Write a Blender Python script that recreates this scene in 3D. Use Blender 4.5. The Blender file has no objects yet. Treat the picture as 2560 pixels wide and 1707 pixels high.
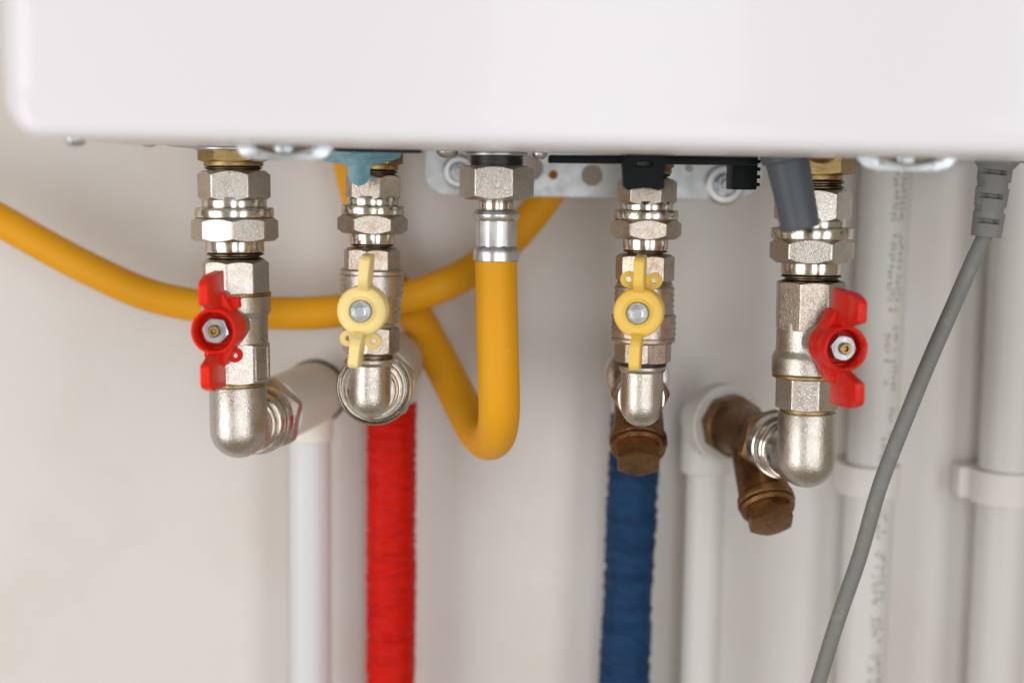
import bpy, bmesh, math, random
from mathutils import Vector, Matrix, noise

random.seed(7)
sc = bpy.context.scene
col = sc.collection
rad = math.radians
mm = 0.001

# ------------------------------------------------------------------ camera
LENS, SENSOR = 50.0, 36.0
F = LENS / SENSOR * 2560.0
CAM = Vector((0.0, -0.65, 0.0))
PITCH, ROLL = rad(6.4), rad(1.1)
CM = Matrix.Translation(CAM) @ Matrix.Rotation(math.pi / 2 - PITCH, 4, 'X') @ Matrix.Rotation(ROLL, 4, 'Z')
cd = bpy.data.cameras.new('camera')
cam = bpy.data.objects.new('camera', cd)
col.objects.link(cam)
cam.matrix_world = CM
cd.lens, cd.sensor_width = LENS, SENSOR
cd.clip_start, cd.clip_end = 0.01, 60.0
cd.dof.use_dof = True
cd.dof.focus_distance = 0.648
cd.dof.aperture_fstop = 3.3
cd.dof.aperture_blades = 9
sc.camera = cam
R3 = CM.to_3x3()
FWD = R3 @ Vector((0, 0, -1))


def at(px, py, Y=0.0):
    """world point on the plane y = Y that the photograph shows at pixel (px, py)"""
    d = R3 @ Vector(((px - 1280.0) / F, -(py - 853.5) / F, -1.0))
    return CAM + d * ((Y - CAM.y) / d.y)


def ppm(P):
    return F / ((P - CAM).dot(FWD))


# ------------------------------------------------------------------ light
w = bpy.data.worlds.new('World')
sc.world = w
w.use_nodes = True
bg = w.node_tree.nodes['Background']
bg.inputs['Color'].default_value = (1.0, 0.84, 0.61, 1)
bg.inputs['Strength'].default_value = 0.31


def lamp(name, loc, target, sx, sy, power, colour):
    ld = bpy.data.lights.new(name, 'AREA')
    ld.shape = 'RECTANGLE'
    ld.size, ld.size_y = sx, sy
    ld.energy = power
    ld.color = colour
    o = bpy.data.objects.new(name, ld)
    col.objects.link(o)
    o.location = loc
    o.rotation_euler = (Vector(target) - Vector(loc)).to_track_quat('-Z', 'Y').to_euler()
    return o


lamp('window_light', (0.14, -1.75, -0.02), (0.0, 0, -0.05), 0.42, 1.75, 9.0, (0.98, 0.985, 1.03))
lamp('window_light', (0.98, -1.50, -0.02), (0.05, 0, -0.05), 0.50, 1.75, 9.5, (0.98, 0.985, 1.03))
lamp('side_window_light', (-1.08, -0.88, -0.25), (-0.1, 0.1, -0.15), 0.85, 1.0, 9.8, (1.0, 0.985, 1.01))
sc.view_settings.view_transform = 'Standard'
sc.view_settings.look = 'None'
sc.view_settings.exposure = 0.0
sc.view_settings.gamma = 1.0


# ------------------------------------------------------------------ materials
def material(name, colour, rough=0.5, metal=0.0, bump=0.0, bscale=600.0, second=None, amount=0.5, sscale=60.0,
             detail=4.0, lo=0.45, hi=0.7, coat=0.0, sss=0.0, trans=0.0, rvar=0.0, ior=1.45, bdist=0.0004, stretch=None, spec=0.5, grain=0.0, gscale=1500.0, bdetail=3.0):
    m = bpy.data.materials.new(name)
    m.use_nodes = True
    nt = m.node_tree
    N, L = nt.nodes, nt.links
    b = N['Principled BSDF']
    b.inputs['Base Color'].default_value = (*colour, 1)
    b.inputs['Roughness'].default_value = rough
    b.inputs['Metallic'].default_value = metal
    b.inputs['IOR'].default_value = ior
    b.inputs['Specular IOR Level'].default_value = spec
    b.inputs['Coat Weight'].default_value = coat
    b.inputs['Transmission Weight'].default_value = trans
    if sss:
        b.inputs['Subsurface Weight'].default_value = sss
        b.inputs['Subsurface Radius'].default_value = (0.004, 0.003, 0.0015)
        b.inputs['Subsurface Scale'].default_value = 1.0
    tc = N.new('ShaderNodeTexCoord')
    vec = tc.outputs['Object']
    if stretch:
        mp = N.new('ShaderNodeMapping')
        mp.inputs['Scale'].default_value = stretch
        L.new(vec, mp.inputs['Vector'])
        vec = mp.outputs['Vector']

    def nz(scale, det):
        n = N.new('ShaderNodeTexNoise')
        n.inputs['Scale'].default_value = scale
        n.inputs['Detail'].default_value = det
        n.inputs['Roughness'].default_value = 0.6
        L.new(vec, n.inputs['Vector'])
        return n
    if second is not None:
        n = nz(sscale, detail)
        r = N.new('ShaderNodeMapRange')
        r.inputs['From Min'].default_value = lo
        r.inputs['From Max'].default_value = hi
        r.inputs['To Max'].default_value = amount
        L.new(n.outputs['Fac'], r.inputs['Value'])
        mx = N.new('ShaderNodeMix')
        mx.data_type = 'RGBA'
        mx.inputs['A'].default_value = (*colour, 1)
        mx.inputs['B'].default_value = (*second, 1)
        L.new(r.outputs['Result'], mx.inputs['Factor'])
        L.new(mx.outputs['Result'], b.inputs['Base Color'])
        if grain:
            gn = nz(gscale, 1.0)
            gr = N.new('ShaderNodeMapRange')
            gr.inputs['From Min'].default_value = 0.3
            gr.inputs['From Max'].default_value = 0.7
            gr.inputs['To Min'].default_value = 1.0 - grain
            gr.inputs['To Max'].default_value = 1.0 + grain * 0.6
            L.new(gn.outputs['Fac'], gr.inputs['Value'])
            gm_ = N.new('ShaderNodeMix')
            gm_.data_type = 'RGBA'
            gm_.blend_type = 'MULTIPLY'
            gm_.inputs['Factor'].default_value = 1.0
            L.new(mx.outputs['Result'], gm_.inputs['A'])
            L.new(gr.outputs['Result'], gm_.inputs['B'])
            L.new(gm_.outputs['Result'], b.inputs['Base Color'])
    if rvar:
        n = nz(sscale * 2.3, 3)
        r = N.new('ShaderNodeMapRange')
        r.inputs['From Min'].default_value = 0.3
        r.inputs['From Max'].default_value = 0.7
        r.inputs['To Min'].default_value = max(0.03, rough - rvar)
        r.inputs['To Max'].default_value = rough + rvar
        L.new(n.outputs['Fac'], r.inputs['Value'])
        L.new(r.outputs['Result'], b.inputs['Roughness'])
    if bump:
        n = nz(bscale, bdetail)
        bp = N.new('ShaderNodeBump')
        bp.inputs['Strength'].default_value = bump
        bp.inputs['Distance'].default_value = bdist
        L.new(n.outputs['Fac'], bp.inputs['Height'])
        L.new(bp.outputs['Normal'], b.inputs['Normal'])
    return m


M = {}
M['wall'] = material('painted_plaster', (0.69, 0.68, 0.665), 0.85, bump=0.25, bscale=140, spec=0.2, second=(0.64, 0.585, 0.52), amount=0.5, sscale=13, detail=6.0, bdist=0.001)
M['casing'] = material('white_enamel', (0.745, 0.75, 0.80), 0.32, coat=0.15, bump=0.02, bscale=40, bdist=0.0005)
M['chassis'] = material('grey_enamel', (0.60, 0.62, 0.63), 0.4, bump=0.05, bscale=200)
M['nickel'] = material('cast_nickel', (0.56, 0.53, 0.485), 0.32, 1.0, bump=1.0, bscale=1700, bdetail=1.0, grain=0.16, second=(0.42, 0.35, 0.26), amount=0.5, sscale=130, lo=0.5, hi=0.75, rvar=0.06, bdist=0.00016)
M['nickel_worn'] = material('worn_nickel', (0.50, 0.45, 0.385), 0.33, 1.0, bump=1.0, bscale=1600, bdetail=1.0, grain=0.2, second=(0.36, 0.23, 0.12), amount=0.75, sscale=150, lo=0.52, hi=0.72, rvar=0.06, bdist=0.00016)
M['chrome'] = material('polished_nickel', (0.62, 0.58, 0.525), 0.20, 1.0, bump=0.06, bscale=700, second=(0.52, 0.40, 0.26), amount=0.35, sscale=140, lo=0.55, hi=0.8, rvar=0.05, bdist=0.0002)
M['brass'] = material('yellow_brass', (0.38, 0.265, 0.115), 0.36, 1.0, bump=0.8, bscale=1700, bdetail=1.0, grain=0.2, second=(0.20, 0.125, 0.05), amount=0.6, sscale=150, rvar=0.08, bdist=0.0002)
M['bronze'] = material('dull_brass', (0.27, 0.145, 0.062), 0.38, 1.0, bump=0.7, bscale=1300, grain=0.2, second=(0.12, 0.075, 0.04), amount=0.8, sscale=120, rvar=0.1, bdist=0.0003)
M['thread'] = material('thread_metal', (0.20, 0.15, 0.095), 0.38, 1.0, second=(0.03, 0.025, 0.02), amount=0.8, sscale=250)
M['steel_thread'] = material('dark_steel_thread', (0.16, 0.16, 0.155), 0.4, 1.0)
M['zinc'] = material('zinc_plate', (0.50, 0.54, 0.56), 0.38, 1.0, bump=0.1, bscale=300, second=(0.50, 0.53, 0.56), amount=0.6, sscale=90, rvar=0.08)
M['bracket'] = material('zinc_bracket', (0.58, 0.62, 0.63), 0.45, 0.7, bump=0.12, bscale=260, second=(0.50, 0.54, 0.56), amount=0.6, sscale=70, rvar=0.08)
M['ferrule'] = material('aluminium_ferrule', (0.66, 0.68, 0.70), 0.33, 1.0, bump=0.1, bscale=700, rvar=0.06, bdist=0.0002)
M['hose'] = material('yellow_rubber', (0.74, 0.345, 0.012), 0.5, spec=0.22, bump=0.06, bscale=300, second=(0.80, 0.52, 0.17), amount=0.55, sscale=210, lo=0.64, hi=0.76, detail=5.0)
M['red_plastic'] = material('red_plastic', (0.80, 0.022, 0.008), 0.34, spec=0.2, bump=0.05, bscale=500, second=(0.60, 0.10, 0.075), amount=0.14, sscale=220, lo=0.5, hi=0.75, detail=6)
M['dusty_red_plastic'] = material('dusty_red_plastic', (0.66, 0.014, 0.006), 0.42, bump=0.08, bscale=500, spec=0.22, second=(0.62, 0.17, 0.14), amount=0.42, sscale=170, lo=0.48, hi=0.78, detail=8)
M['yellow_plastic'] = material('yellow_plastic', (0.85, 0.58, 0.11), 0.42, spec=0.25, bump=0.05, bscale=500, second=(0.83, 0.60, 0.18), amount=0.6, sscale=160, sss=0.15)
M['pale_yellow_plastic'] = material('pale_yellow_plastic', (0.90, 0.73, 0.30), 0.42, spec=0.25, bump=0.05, bscale=500, second=(0.90, 0.78, 0.42), amount=0.6, sscale=160, sss=0.15)
M['black'] = material('black_plastic', (0.006, 0.009, 0.010), 0.45, spec=0.12, bump=0.05, bscale=400)
M['grey_tube'] = material('dark_grey_plastic', (0.085, 0.10, 0.115), 0.42, spec=0.3, bump=0.05, bscale=300)
M['cable'] = material('grey_rubber', (0.20, 0.205, 0.195), 0.55, spec=0.3, bump=0.15, bscale=500, second=(0.33, 0.32, 0.30), amount=0.5, sscale=200, lo=0.55, hi=0.75)
M['slot'] = material('dark_recess', (0.03, 0.035, 0.035), 0.7)
M['blue_plastic'] = material('blue_film', (0.13, 0.31, 0.385), 0.34, spec=0.3, second=(0.30, 0.50, 0.56), amount=0.75, sscale=85, lo=0.42, hi=0.68, trans=0.25, bump=0.1, bscale=200)
M['pvc'] = material('white_pipe_plastic', (0.63, 0.635, 0.61), 0.38, spec=0.3, bump=0.04, bscale=150)
M['pvc_blue'] = material('cool_white_plastic', (0.67, 0.69, 0.715), 0.38, spec=0.3, bump=0.04, bscale=150)
M['pvc_old'] = material('warm_white_plastic', (0.78, 0.755, 0.70), 0.42, spec=0.3, bump=0.04, bscale=150)
M['clip'] = material('clip_plastic', (0.70, 0.69, 0.67), 0.45, spec=0.3)
M['ink'] = material('grey_ink', (0.15, 0.19, 0.20), 0.6)
M['red_foam'] = material('red_foam_sleeve', (0.57, 0.009, 0.003), 0.5, spec=0.14, bump=0.3, bscale=260, second=(0.40, 0.004, 0.002), amount=0.45, sscale=60, lo=0.48, hi=0.62, stretch=(0.6, 0.6, 5.0))  # darker stretched bands paint in shade between the wrinkles
M['blue_foam'] = material('blue_foam_sleeve', (0.011, 0.046, 0.118), 0.55, spec=0.14, bump=0.3, bscale=200, second=(0.006, 0.024, 0.07), amount=0.6, sscale=40, lo=0.48, hi=0.62, stretch=(0.6, 0.6, 4.0))  # the darker blue bands imitate crease shade in the colour
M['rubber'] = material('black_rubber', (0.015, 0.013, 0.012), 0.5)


# ------------------------------------------------------------------ mesh helpers
def lathe(bm, prof, seg=64, mat=None, caps=True, a0=0.0):
    """profile of (z, r) turned round local z"""
    rings = []
    for z, r in prof:
        ring = [Vector((r * math.cos(a0 + 2 * math.pi * k / seg), r * math.sin(a0 + 2 * math.pi * k / seg), z)) for k in range(seg)]
        rings.append([bm.verts.new(mat @ v if mat else v) for v in ring])
    up = prof[-1][0] >= prof[0][0]
    for a, b in zip(rings, rings[1:]):
        for k in range(seg):
            j = (k + 1) % seg
            bm.faces.new((a[k], a[j], b[j], b[k]))
    if caps:
        bm.faces.new(rings[0][::-1])
        bm.faces.new(rings[-1])


def field(bm, zs, rf, seg=64, mat=None):
    """lathe whose radius is rf(z, angle)"""
    rings = []
    for z in zs:
        ring = []
        for k in range(seg):
            a = 2 * math.pi * k / seg
            r = rf(z, a)
            v = Vector((r * math.cos(a), r * math.sin(a), z))
            ring.append(bm.verts.new(mat @ v if mat else v))
        rings.append(ring)
    for a, b in zip(rings, rings[1:]):
        for k in range(seg):
            j = (k + 1) % seg
            bm.faces.new((a[k], a[j], b[j], b[k]))
    bm.faces.new(rings[0][::-1])
    bm.faces.new(rings[-1])


def nut(bm, n, R, z0, z1, corner, mat=None, slope=0.8, depth=None, both=(True, True), bevel=0.990, rc=None, sub=9):
    """n-sided nut; `corner` = azimuth of one corner measured from -y towards +x"""
    ap = R * math.cos(math.pi / n)
    if rc is None:
        rc = ap * 0.975
    A, Rr = [], []
    step = 2 * math.pi / n
    for s in range(n):
        for q in range(sub):
            t = q / sub
            # crowd samples near the corners so that the edge bevel is small
            t = 0.5 - 0.5 * math.cos(math.pi * t)
            a = corner + (s + t) * step
            d = (t - 0.5) * step
            r = min(ap / math.cos(d), R * bevel)
            A.append(a)
            Rr.append(r)
    K = len(A)

    def P(a, r, z):
        v = Vector((r * math.sin(a), -r * math.cos(a), z))
        return bm.verts.new(mat @ v if mat else v)
    b0 = [P(a, rc, z0) for a in A]
    b1 = [P(a, r, z0 + (max(0, r - rc) * slope if both[0] else 0.0) + 1e-6) for a, r in zip(A, Rr)]
    t1 = [P(a, r, z1 - (max(0, r - rc) * slope if both[1] else 0.0) - 1e-6) for a, r in zip(A, Rr)]
    t0 = [P(a, rc, z1) for a in A]
    for lo, hi in ((b0, b1), (b1, t1), (t1, t0)):
        for k in range(K):
            j = (k + 1) % K
            bm.faces.new((lo[k], lo[j], hi[j], hi[k]))
    bm.faces.new(b0[::-1])
    bm.faces.new(t0)


def sphere(bm, c, r, mat=None, scale=(1, 1, 1), seg=48, rings=24):
    m = Matrix.Translation(c) @ Matrix.Diagonal((*scale, 1))
    if mat:
        m = mat @ m
    bmesh.ops.create_uvsphere(bm, u_segments=seg, v_segments=rings, radius=r, matrix=m)


def box(bm, lo, hi, mat=None, bevel=0.0, seg=3):
    lo, hi = Vector(lo), Vector(hi)
    m = Matrix.Translation((lo + hi) / 2) @ Matrix.Diagonal((*(hi - lo), 1))
    r = bmesh.ops.create_cube(bm, size=1, matrix=m)
    vs = r['verts']
    if bevel:
        es = list({e for v in vs for e in v.link_edges})
        g = bmesh.ops.bevel(bm, geom=es, offset=bevel, segments=seg, affect='EDGES', profile=0.5)
        vs = list({v for f in g['faces'] for v in f.verts} | {v for v in vs if v.is_valid})
    if mat:
        bmesh.ops.transform(bm, matrix=mat, verts=vs)


def slab(bm, pts, h0, h1, mat=None, bevel=0.0, seg=2):
    """polygon (a, b) extruded along the third axis from h0 to h1"""
    v0 = [bm.verts.new((a, b, h0)) for a, b in pts]
    v1 = [bm.verts.new((a, b, h1)) for a, b in pts]
    n = len(pts)
    fs = [bm.faces.new(v0[::-1]), bm.faces.new(v1)]
    for k in range(n):
        j = (k + 1) % n
        fs.append(bm.faces.new((v0[k], v0[j], v1[j], v1[k])))
    vs = v0 + v1
    if bevel:
        es = list({e for f in fs for e in f.edges})
        g = bmesh.ops.bevel(bm, geom=es, offset=bevel, segments=seg, affect='EDGES', profile=0.5)
        vs = list({v for f in g['faces'] for v in f.verts} | {v for v in vs if v.is_valid})
    if mat:
        bmesh.ops.transform(bm, matrix=mat, verts=vs)


def catmull(P, per=14):
    P = [Vector(p) for p in P]
    Q = [2 * P[0] - P[1]] + P + [2 * P[-1] - P[-2]]
    out = []
    for i in range(1, len(Q) - 2):
        a, b, c, d = Q[i - 1], Q[i], Q[i + 1], Q[i + 2]
        for k in range(per):
            t = k / per
            out.append(0.5 * ((2 * b) + (c - a) * t + (2 * a - 5 * b + 4 * c - d) * t * t + (3 * b - a - 3 * c + d) * t ** 3))
    out.append(P[-1])
    return out


def tube(bm, path, r, seg=32):
    n = len(path)
    T = [(path[min(i + 1, n - 1)] - path[max(i - 1, 0)]).normalized() for i in range(n)]
    u = T[0].orthogonal().normalized()
    rings = []
    for i in range(n):
        u = (u - T[i] * u.dot(T[i])).normalized()
        v = T[i].cross(u)
        rr = r(i / (n - 1)) if callable(r) else r
        rings.append([bm.verts.new(path[i] + (u * math.cos(2 * math.pi * k / seg) + v * math.sin(2 * math.pi * k / seg)) * rr) for k in range(seg)])
    for a, b in zip(rings, rings[1:]):
        for k in range(seg):
            j = (k + 1) % seg
            bm.faces.new((a[k], a[j], b[j], b[k]))
    bm.faces.new(rings[0][::-1])
    bm.faces.new(rings[-1])


def frame(P, z, xh=Vector((1, 0, 0))):
    z = Vector(z).normalized()
    x = (xh - z * xh.dot(z)).normalized()
    y = z.cross(x)
    m = Matrix((x, y, z)).transposed().to_4x4()
    m.translation = P
    return m


class Thing:
    def __init__(self, name, label, cat, mat, group=None):
        o = bpy.data.objects.new(name, None)
        o.empty_display_size = 0.01
        col.objects.link(o)
        o.matrix_world = mat
        o['label'], o['category'] = label, cat
        if group:
            o['group'] = group
        self.o, self.m, self.inv = o, mat.copy(), mat.inverted()


def finish(name, bm, m, sharp=32):
    bmesh.ops.recalc_face_normals(bm, faces=bm.faces)
    me = bpy.data.meshes.new(name)
    bm.to_mesh(me)
    bm.free()
    me.polygons.foreach_set('use_smooth', [True] * len(me.polygons))
    me.set_sharp_from_angle(angle=rad(sharp))
    me.materials.append(m)
    o = bpy.data.objects.new(name, me)
    col.objects.link(o)
    return o


def part(name, bm, m, T, space=None, parent=None, sharp=32, label=None):
    """bm is in `space` (matrix to world; None = world); stored relative to the thing T"""
    bm.transform(T.inv @ space if space else T.inv)
    o = finish(name, bm, M[m], sharp)
    o.parent = parent or T.o
    if label:
        o['label'] = label
    return o


def structure(name, bm, m):
    o = finish(name, bm, M[m])
    o['kind'] = 'structure'
    return o


NB = bmesh.new


# ------------------------------------------------------------------ the wall
WALL = 0.145
bm = NB()
box(bm, (-1.6, WALL, -1.4), (1.6, WALL + 0.12, 1.6))
structure('wall', bm, 'wall')

# ------------------------------------------------------------------ the boiler
YF, YC = -0.16, -0.055
zl = at(1280, 364, YF).z            # lower lip of the front cover
xl = at(14, 200, YF + 0.0135).x              # its left side
xr = xl + 0.43
zb = zl + 0.0036                    # underside of the chassis
BM = Matrix.Translation((xl + 0.215, 0, zb))
boiler = Thing('boiler', 'white wall hung boiler with rounded casing above all the valves', 'boiler', BM)
bm = NB()
RC = 0.0165                         # corner radius of the cover's outline
outl = []
for cx, cz, a0 in ((xl + RC, zl + RC, 180), (xr - RC, zl + RC, 270), (xr - RC, zl + 0.70 - RC, 0), (xl + RC, zl + 0.70 - RC, 90)):
    for q in range(13):
        a = rad(a0 + 90 * q / 12)
        outl.append((cx, cz, math.cos(a), math.sin(a)))
rings = []
for j in range(-1, 11):
    ring = []
    for cx, cz, nx, nz in outl:
        rk = 0.0052 + 0.0098 * nx * nx          # wide fold at the sides, tight fold along the bottom
        ph = math.pi / 2 * max(0, j) / 10
        d = rk * (1 - math.cos(ph))
        y = YC if j < 0 else YF + rk * (1 - math.sin(ph))
        ring.append(bm.verts.new((cx + nx * (RC - d), y, cz + nz * (RC - d))))
    rings.append(ring)
for a, b in zip(rings, rings[1:]):
    for k in range(len(a)):
        j = (k + 1) % len(a)
        bm.faces.new((a[k], a[j], b[j], b[k]))
bm.faces.new(rings[0][::-1])
bm.faces.new(rings[-1])
part('casing', bm, 'casing', boiler, sharp=60)
bm = NB()
box(bm, (xl + 0.0015, YC - 0.012, zb), (xr - 0.0015, WALL - 0.0015, zl + 0.699), bevel=0.0008, seg=2)
part('chassis', bm, 'chassis', boiler)


def screw_head(c, r, h, T, parent=None, down=True, m='zinc'):
    bm = NB()
    prof = [(0.006, r * 0.55), (0.0006, r * 0.55), (0.0004, r * 0.97), (0.0, r)] + [(-h * math.sin(t), r * math.cos(t)) for t in (0.35, 0.7, 1.0, 1.25)] + [(-h * 0.985, r * 0.18), (-h * 0.8, r * 0.14)]
    lathe(bm, [(z, q) for z, q in prof], 32)
    mat = Matrix.Translation(c) if down else frame(c, (0, 1, 0))
    return part('screw', bm, m, T, mat, parent)


for px, py, Y, r in ((188, 349, -0.095, 0.0042), (371, 352, 0.0, 0.0046), (1118, 379, -0.01, 0.0050), (1350, 383, -0.01, 0.0035)):
    p = at(px, py, Y)
    screw_head(p, r, 0.003, boiler)


def clasp(px, py0, py1, wpx, Y):
    """half-round zinc locking plate hanging below the lip, with its screw"""
    c = at(px, py1, Y)
    k = ppm(c)
    wv, h = wpx / k / 2, zb + 0.002 - c.z
    n = 10
    pts = [(-wv, h), (-wv * 0.97, h * 0.72)] + [(-wv * 0.55 - wv * 0.36 * math.cos(t), h * 0.5 - h * 0.5 * math.sin(t)) for t in [math.pi / 2 * q / 6 for q in range(1, 7)]]
    pts += [(-a, b) for a, b in pts[::-1]]
    mat = Matrix.Translation(Vector((c.x, Y, c.z))) @ Matrix.Rotation(math.pi / 2, 4, 'X')
    bm = NB()
    slab(bm, pts, -0.0012, 0.0012, mat, 0.0004)
    pl = part('clasp', bm, 'zinc', boiler)
    bm = NB()
    for s in (-1, 1):
        box(bm, (c.x + s * wv * 0.33 - wv * 0.19, Y - 0.0020, c.z + h * 0.22), (c.x + s * wv * 0.33 + wv * 0.19, Y - 0.0013, c.z + h * 0.75), bevel=0.0003)
    part('slot', bm, 'thread', boiler, None, pl)
    bm = NB()
    sphere(bm, (c.x, Y - 0.0012, c.z + h * 0.42), 0.0046, scale=(1, 0.55, 0.8))
    part('screw', bm, 'zinc', boiler, None, pl)
    bm = NB()
    tube(bm, catmull([(c.x - wv * 0.8, Y - 0.002, c.z + h * 0.75), (c.x - wv * 0.5, Y - 0.004, c.z + h * 0.35), (c.x, Y - 0.004, c.z + h * 0.16), (c.x + wv * 0.5, Y - 0.004, c.z + h * 0.35), (c.x + wv * 0.8, Y - 0.002, c.z + h * 0.75)], 8), 0.0007, 12)
    part('spring_wire', bm, 'bracket', boiler, None, pl)


clasp(712, 360, 402, 262, -0.085)
clasp(2264, 385, 427, 270, -0.085)
# dark strip filling the slit above the blue tag and a grommet at the right
a, b = at(836, 362, -0.06), at(1050, 382, -0.06)
bm = NB()
box(bm, (a.x, -0.062, b.z), (b.x, -0.045, zb + 0.001), bevel=0.0006)
part('dark_strip', bm, 'black', boiler)
a, b = at(2546, 385, -0.02), at(2600, 408, -0.02)
bm = NB()
lathe(bm, [(b.z, 0.006), (b.z + 0.001, 0.0066), (zb + 0.001, 0.0066)], 32, Matrix.Translation((a.x + 0.0068, -0.02, 0)))
part('grommet', bm, 'black', boiler)
# stepped zinc plate round the first connection
a, b = at(428, 350, -0.01), at(650, 365, -0.01)
b2 = at(500, 377, 0.012)
bm = NB()
box(bm, (a.x, -0.022, b.z - 0.0012), (b.x, 0.03, zb + 0.001), bevel=0.0012)
part('base_plate', bm, 'zinc', boiler)
bm = NB()
c = at(582, 370, 0.0)
lathe(bm, [(b2.z, 0.0165), (b2.z + 0.0004, 0.0172), (zb + 0.0005, 0.0172)], 64, Matrix.Translation((c.x, 0, 0)))
part('flange', bm, 'zinc', boiler)


# ------------------------------------------------------------------ columns
class Axis:
    def __init__(s, top, bot, front, Y=0.0):
        s.t, s.b, s.Y, s.fr = top, bot, Y, front
        A, B = at(*top, Y), at(*bot, Y)
        s.B, s.d = B, (A - B).normalized()
        s.m = frame(B, s.d)
        s.inv = s.m.inverted()
        s.k = ppm((A + B) / 2)
        mid = (A + B) / 2
        s.az = math.atan2(CAM.x - mid.x, mid.y - CAM.y)

    def px(s, py):
        f = (py - s.t[1]) / (s.b[1] - s.t[1])
        return s.t[0] + f * (s.b[0] - s.t[0])

    def z(s, py, front=None):
        P = at(s.px(py), py, s.Y - (s.fr if front is None else front))
        return (P - s.B).dot(s.d)

    def r(s, half):
        return half / s.k

    def corner(s, deg):
        return rad(deg) + s.az

    def base(s, z):
        return s.m @ Matrix.Translation((0, 0, z))


def threads(z0, z1, r, n, deep=0.0016):
    out = [(z0, r - deep)]
    for i in range(n):
        a = z0 + (z1 - z0) * i / n
        b = z0 + (z1 - z0) * (i + 1) / n
        out += [(a + (b - a) * 0.10, r - deep), (a + (b - a) * 0.45, r), (a + (b - a) * 0.60, r), (b - (b - a) * 0.02, r - deep)]
    return out


def rim(z0, z1, r, e=0.0004):
    return [(z0, r - e), (z0 + e * 0.4, r - e * 0.3), (z0 + e, r), (z1 - e, r), (z1 - e * 0.4, r - e * 0.3), (z1, r - e)]


def union(ax, label, hexy, neck, thr, n1, nk, cl, n2, tail, th2, worn=False, dome=None, stamp=None):
    Z, Rr = ax.z, ax.r
    T = Thing('union_fitting', label, 'pipe union', ax.base(Z(th2[1])), 'pipe unions under the boiler')
    sp = ax.m
    nm = 'nickel_worn' if worn else 'nickel'
    bm = NB()
    nut(bm, 6, Rr(hexy[2]), Z(hexy[1]), Z(hexy[0]) + 0.002, ax.corner(hexy[3]), slope=0.35, both=(True, False))
    part('brass_hexagon', bm, 'brass', T, sp, sharp=10)
    bm = NB()
    lathe(bm, rim(Z(neck[1]), Z(neck[0]) + 0.001, Rr(neck[2]), 0.0006), 64)
    part('brass_neck', bm, 'brass', T, sp)
    bm = NB()
    lathe(bm, threads(Z(thr[1]) - 0.002, Z(thr[0]), Rr(thr[2]), 3), 64)
    part('thread', bm, 'thread', T, sp)
    bm = NB()
    nut(bm, 6, Rr(n1[2]), Z(n1[1]), Z(n1[0]), ax.corner(n1[3]))
    part('upper_nut', bm, nm, T, sp, sharp=10)
    bm = NB()
    lathe(bm, rim(Z(nk[1]) - 0.001, Z(nk[0]) + 0.002, Rr(nk[2])), 72)
    part('neck_ring', bm, 'chrome', T, sp)
    bm = NB()
    lathe(bm, rim(Z(cl[1]), Z(cl[0]), Rr(cl[2]), 0.0006), 80)
    clo = part('collar', bm, 'chrome', T, sp)
    bm = NB()
    nut(bm, n2[4], Rr(n2[2]), Z(n2[1]), Z(n2[0]) - 0.0001, ax.corner(n2[3]))
    part('lower_nut', bm, nm, T, sp, sharp=10)
    bm = NB()
    lathe(bm, rim(Z(tail[1]), Z(tail[0]) + 0.002, Rr(tail[2]), 0.0005), 72)
    part('tail_pipe', bm, 'chrome', T, sp)
    bm = NB()
    lathe(bm, threads(Z(th2[1]) - 0.001, Z(th2[0]) + 0.0003, Rr(th2[2]), 2, 0.0022), 72)
    part('thread', bm, 'thread', T, sp)
    if dome:
        bm = NB()
        p = at(*dome[:2], -0.018)
        sphere(bm, (p.x, p.y, p.z), dome[2] / ppm(p), scale=(1, 1, 0.5))
        part('brass_plug', bm, 'brass', T)
    if stamp:
        bm = NB()
        R = Rr(cl[2]) + 0.00006
        zc, hh = (Z(cl[0]) + Z(cl[1])) / 2, (Z(cl[0]) - Z(cl[1])) * 0.8
        for ch, deg in stamp:
            glyph(bm, ch, hh, R, ax.corner(deg), zc)
        part('stamped_mark', bm, 'thread', T, sp, clo)
    return T


GL = {}


def glyph(bm, ch, h, R, ang, zc, turn=0.0):
    """one raised character bent round a cylinder of radius R"""
    if ch not in GL:
        cu = bpy.data.curves.new('glyph', 'FONT')
        cu.body = ch
        cu.align_x = 'CENTER'
        cu.align_y = 'CENTER'
        cu.size = 1.0
        o = bpy.data.objects.new('glyph', cu)
        col.objects.link(o)
        dg = bpy.context.evaluated_depsgraph_get()
        me = bpy.data.meshes.new_from_object(o.evaluated_get(dg))
        GL[ch] = ([v.co.copy() for v in me.vertices], [list(p.vertices) for p in me.polygons])
        bpy.data.objects.remove(o)
        bpy.data.curves.remove(cu)
        bpy.data.meshes.remove(me)
    V, P = GL[ch]
    rt = Matrix.Rotation(turn, 2)
    vs = []
    for v in V:
        q = rt @ Vector((v.x, v.y))
        a = ang + q.x * h / R
        vs.append(bm.verts.new((R * math.sin(a), -R * math.cos(a), zc + q.y * h)))
    for p in P:
        try:
            bm.faces.new([vs[i] for i in p])
        except ValueError:
            pass


C1 = Axis((584, 420), (596, 1000), 0.0135)
C2 = Axis((933, 430), (926, 1000), 0.0105)
C4 = Axis((1618, 440), (1604, 1005), 0.0105)
C5 = Axis((2034, 470), (2017, 1080), 0.0135)

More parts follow.
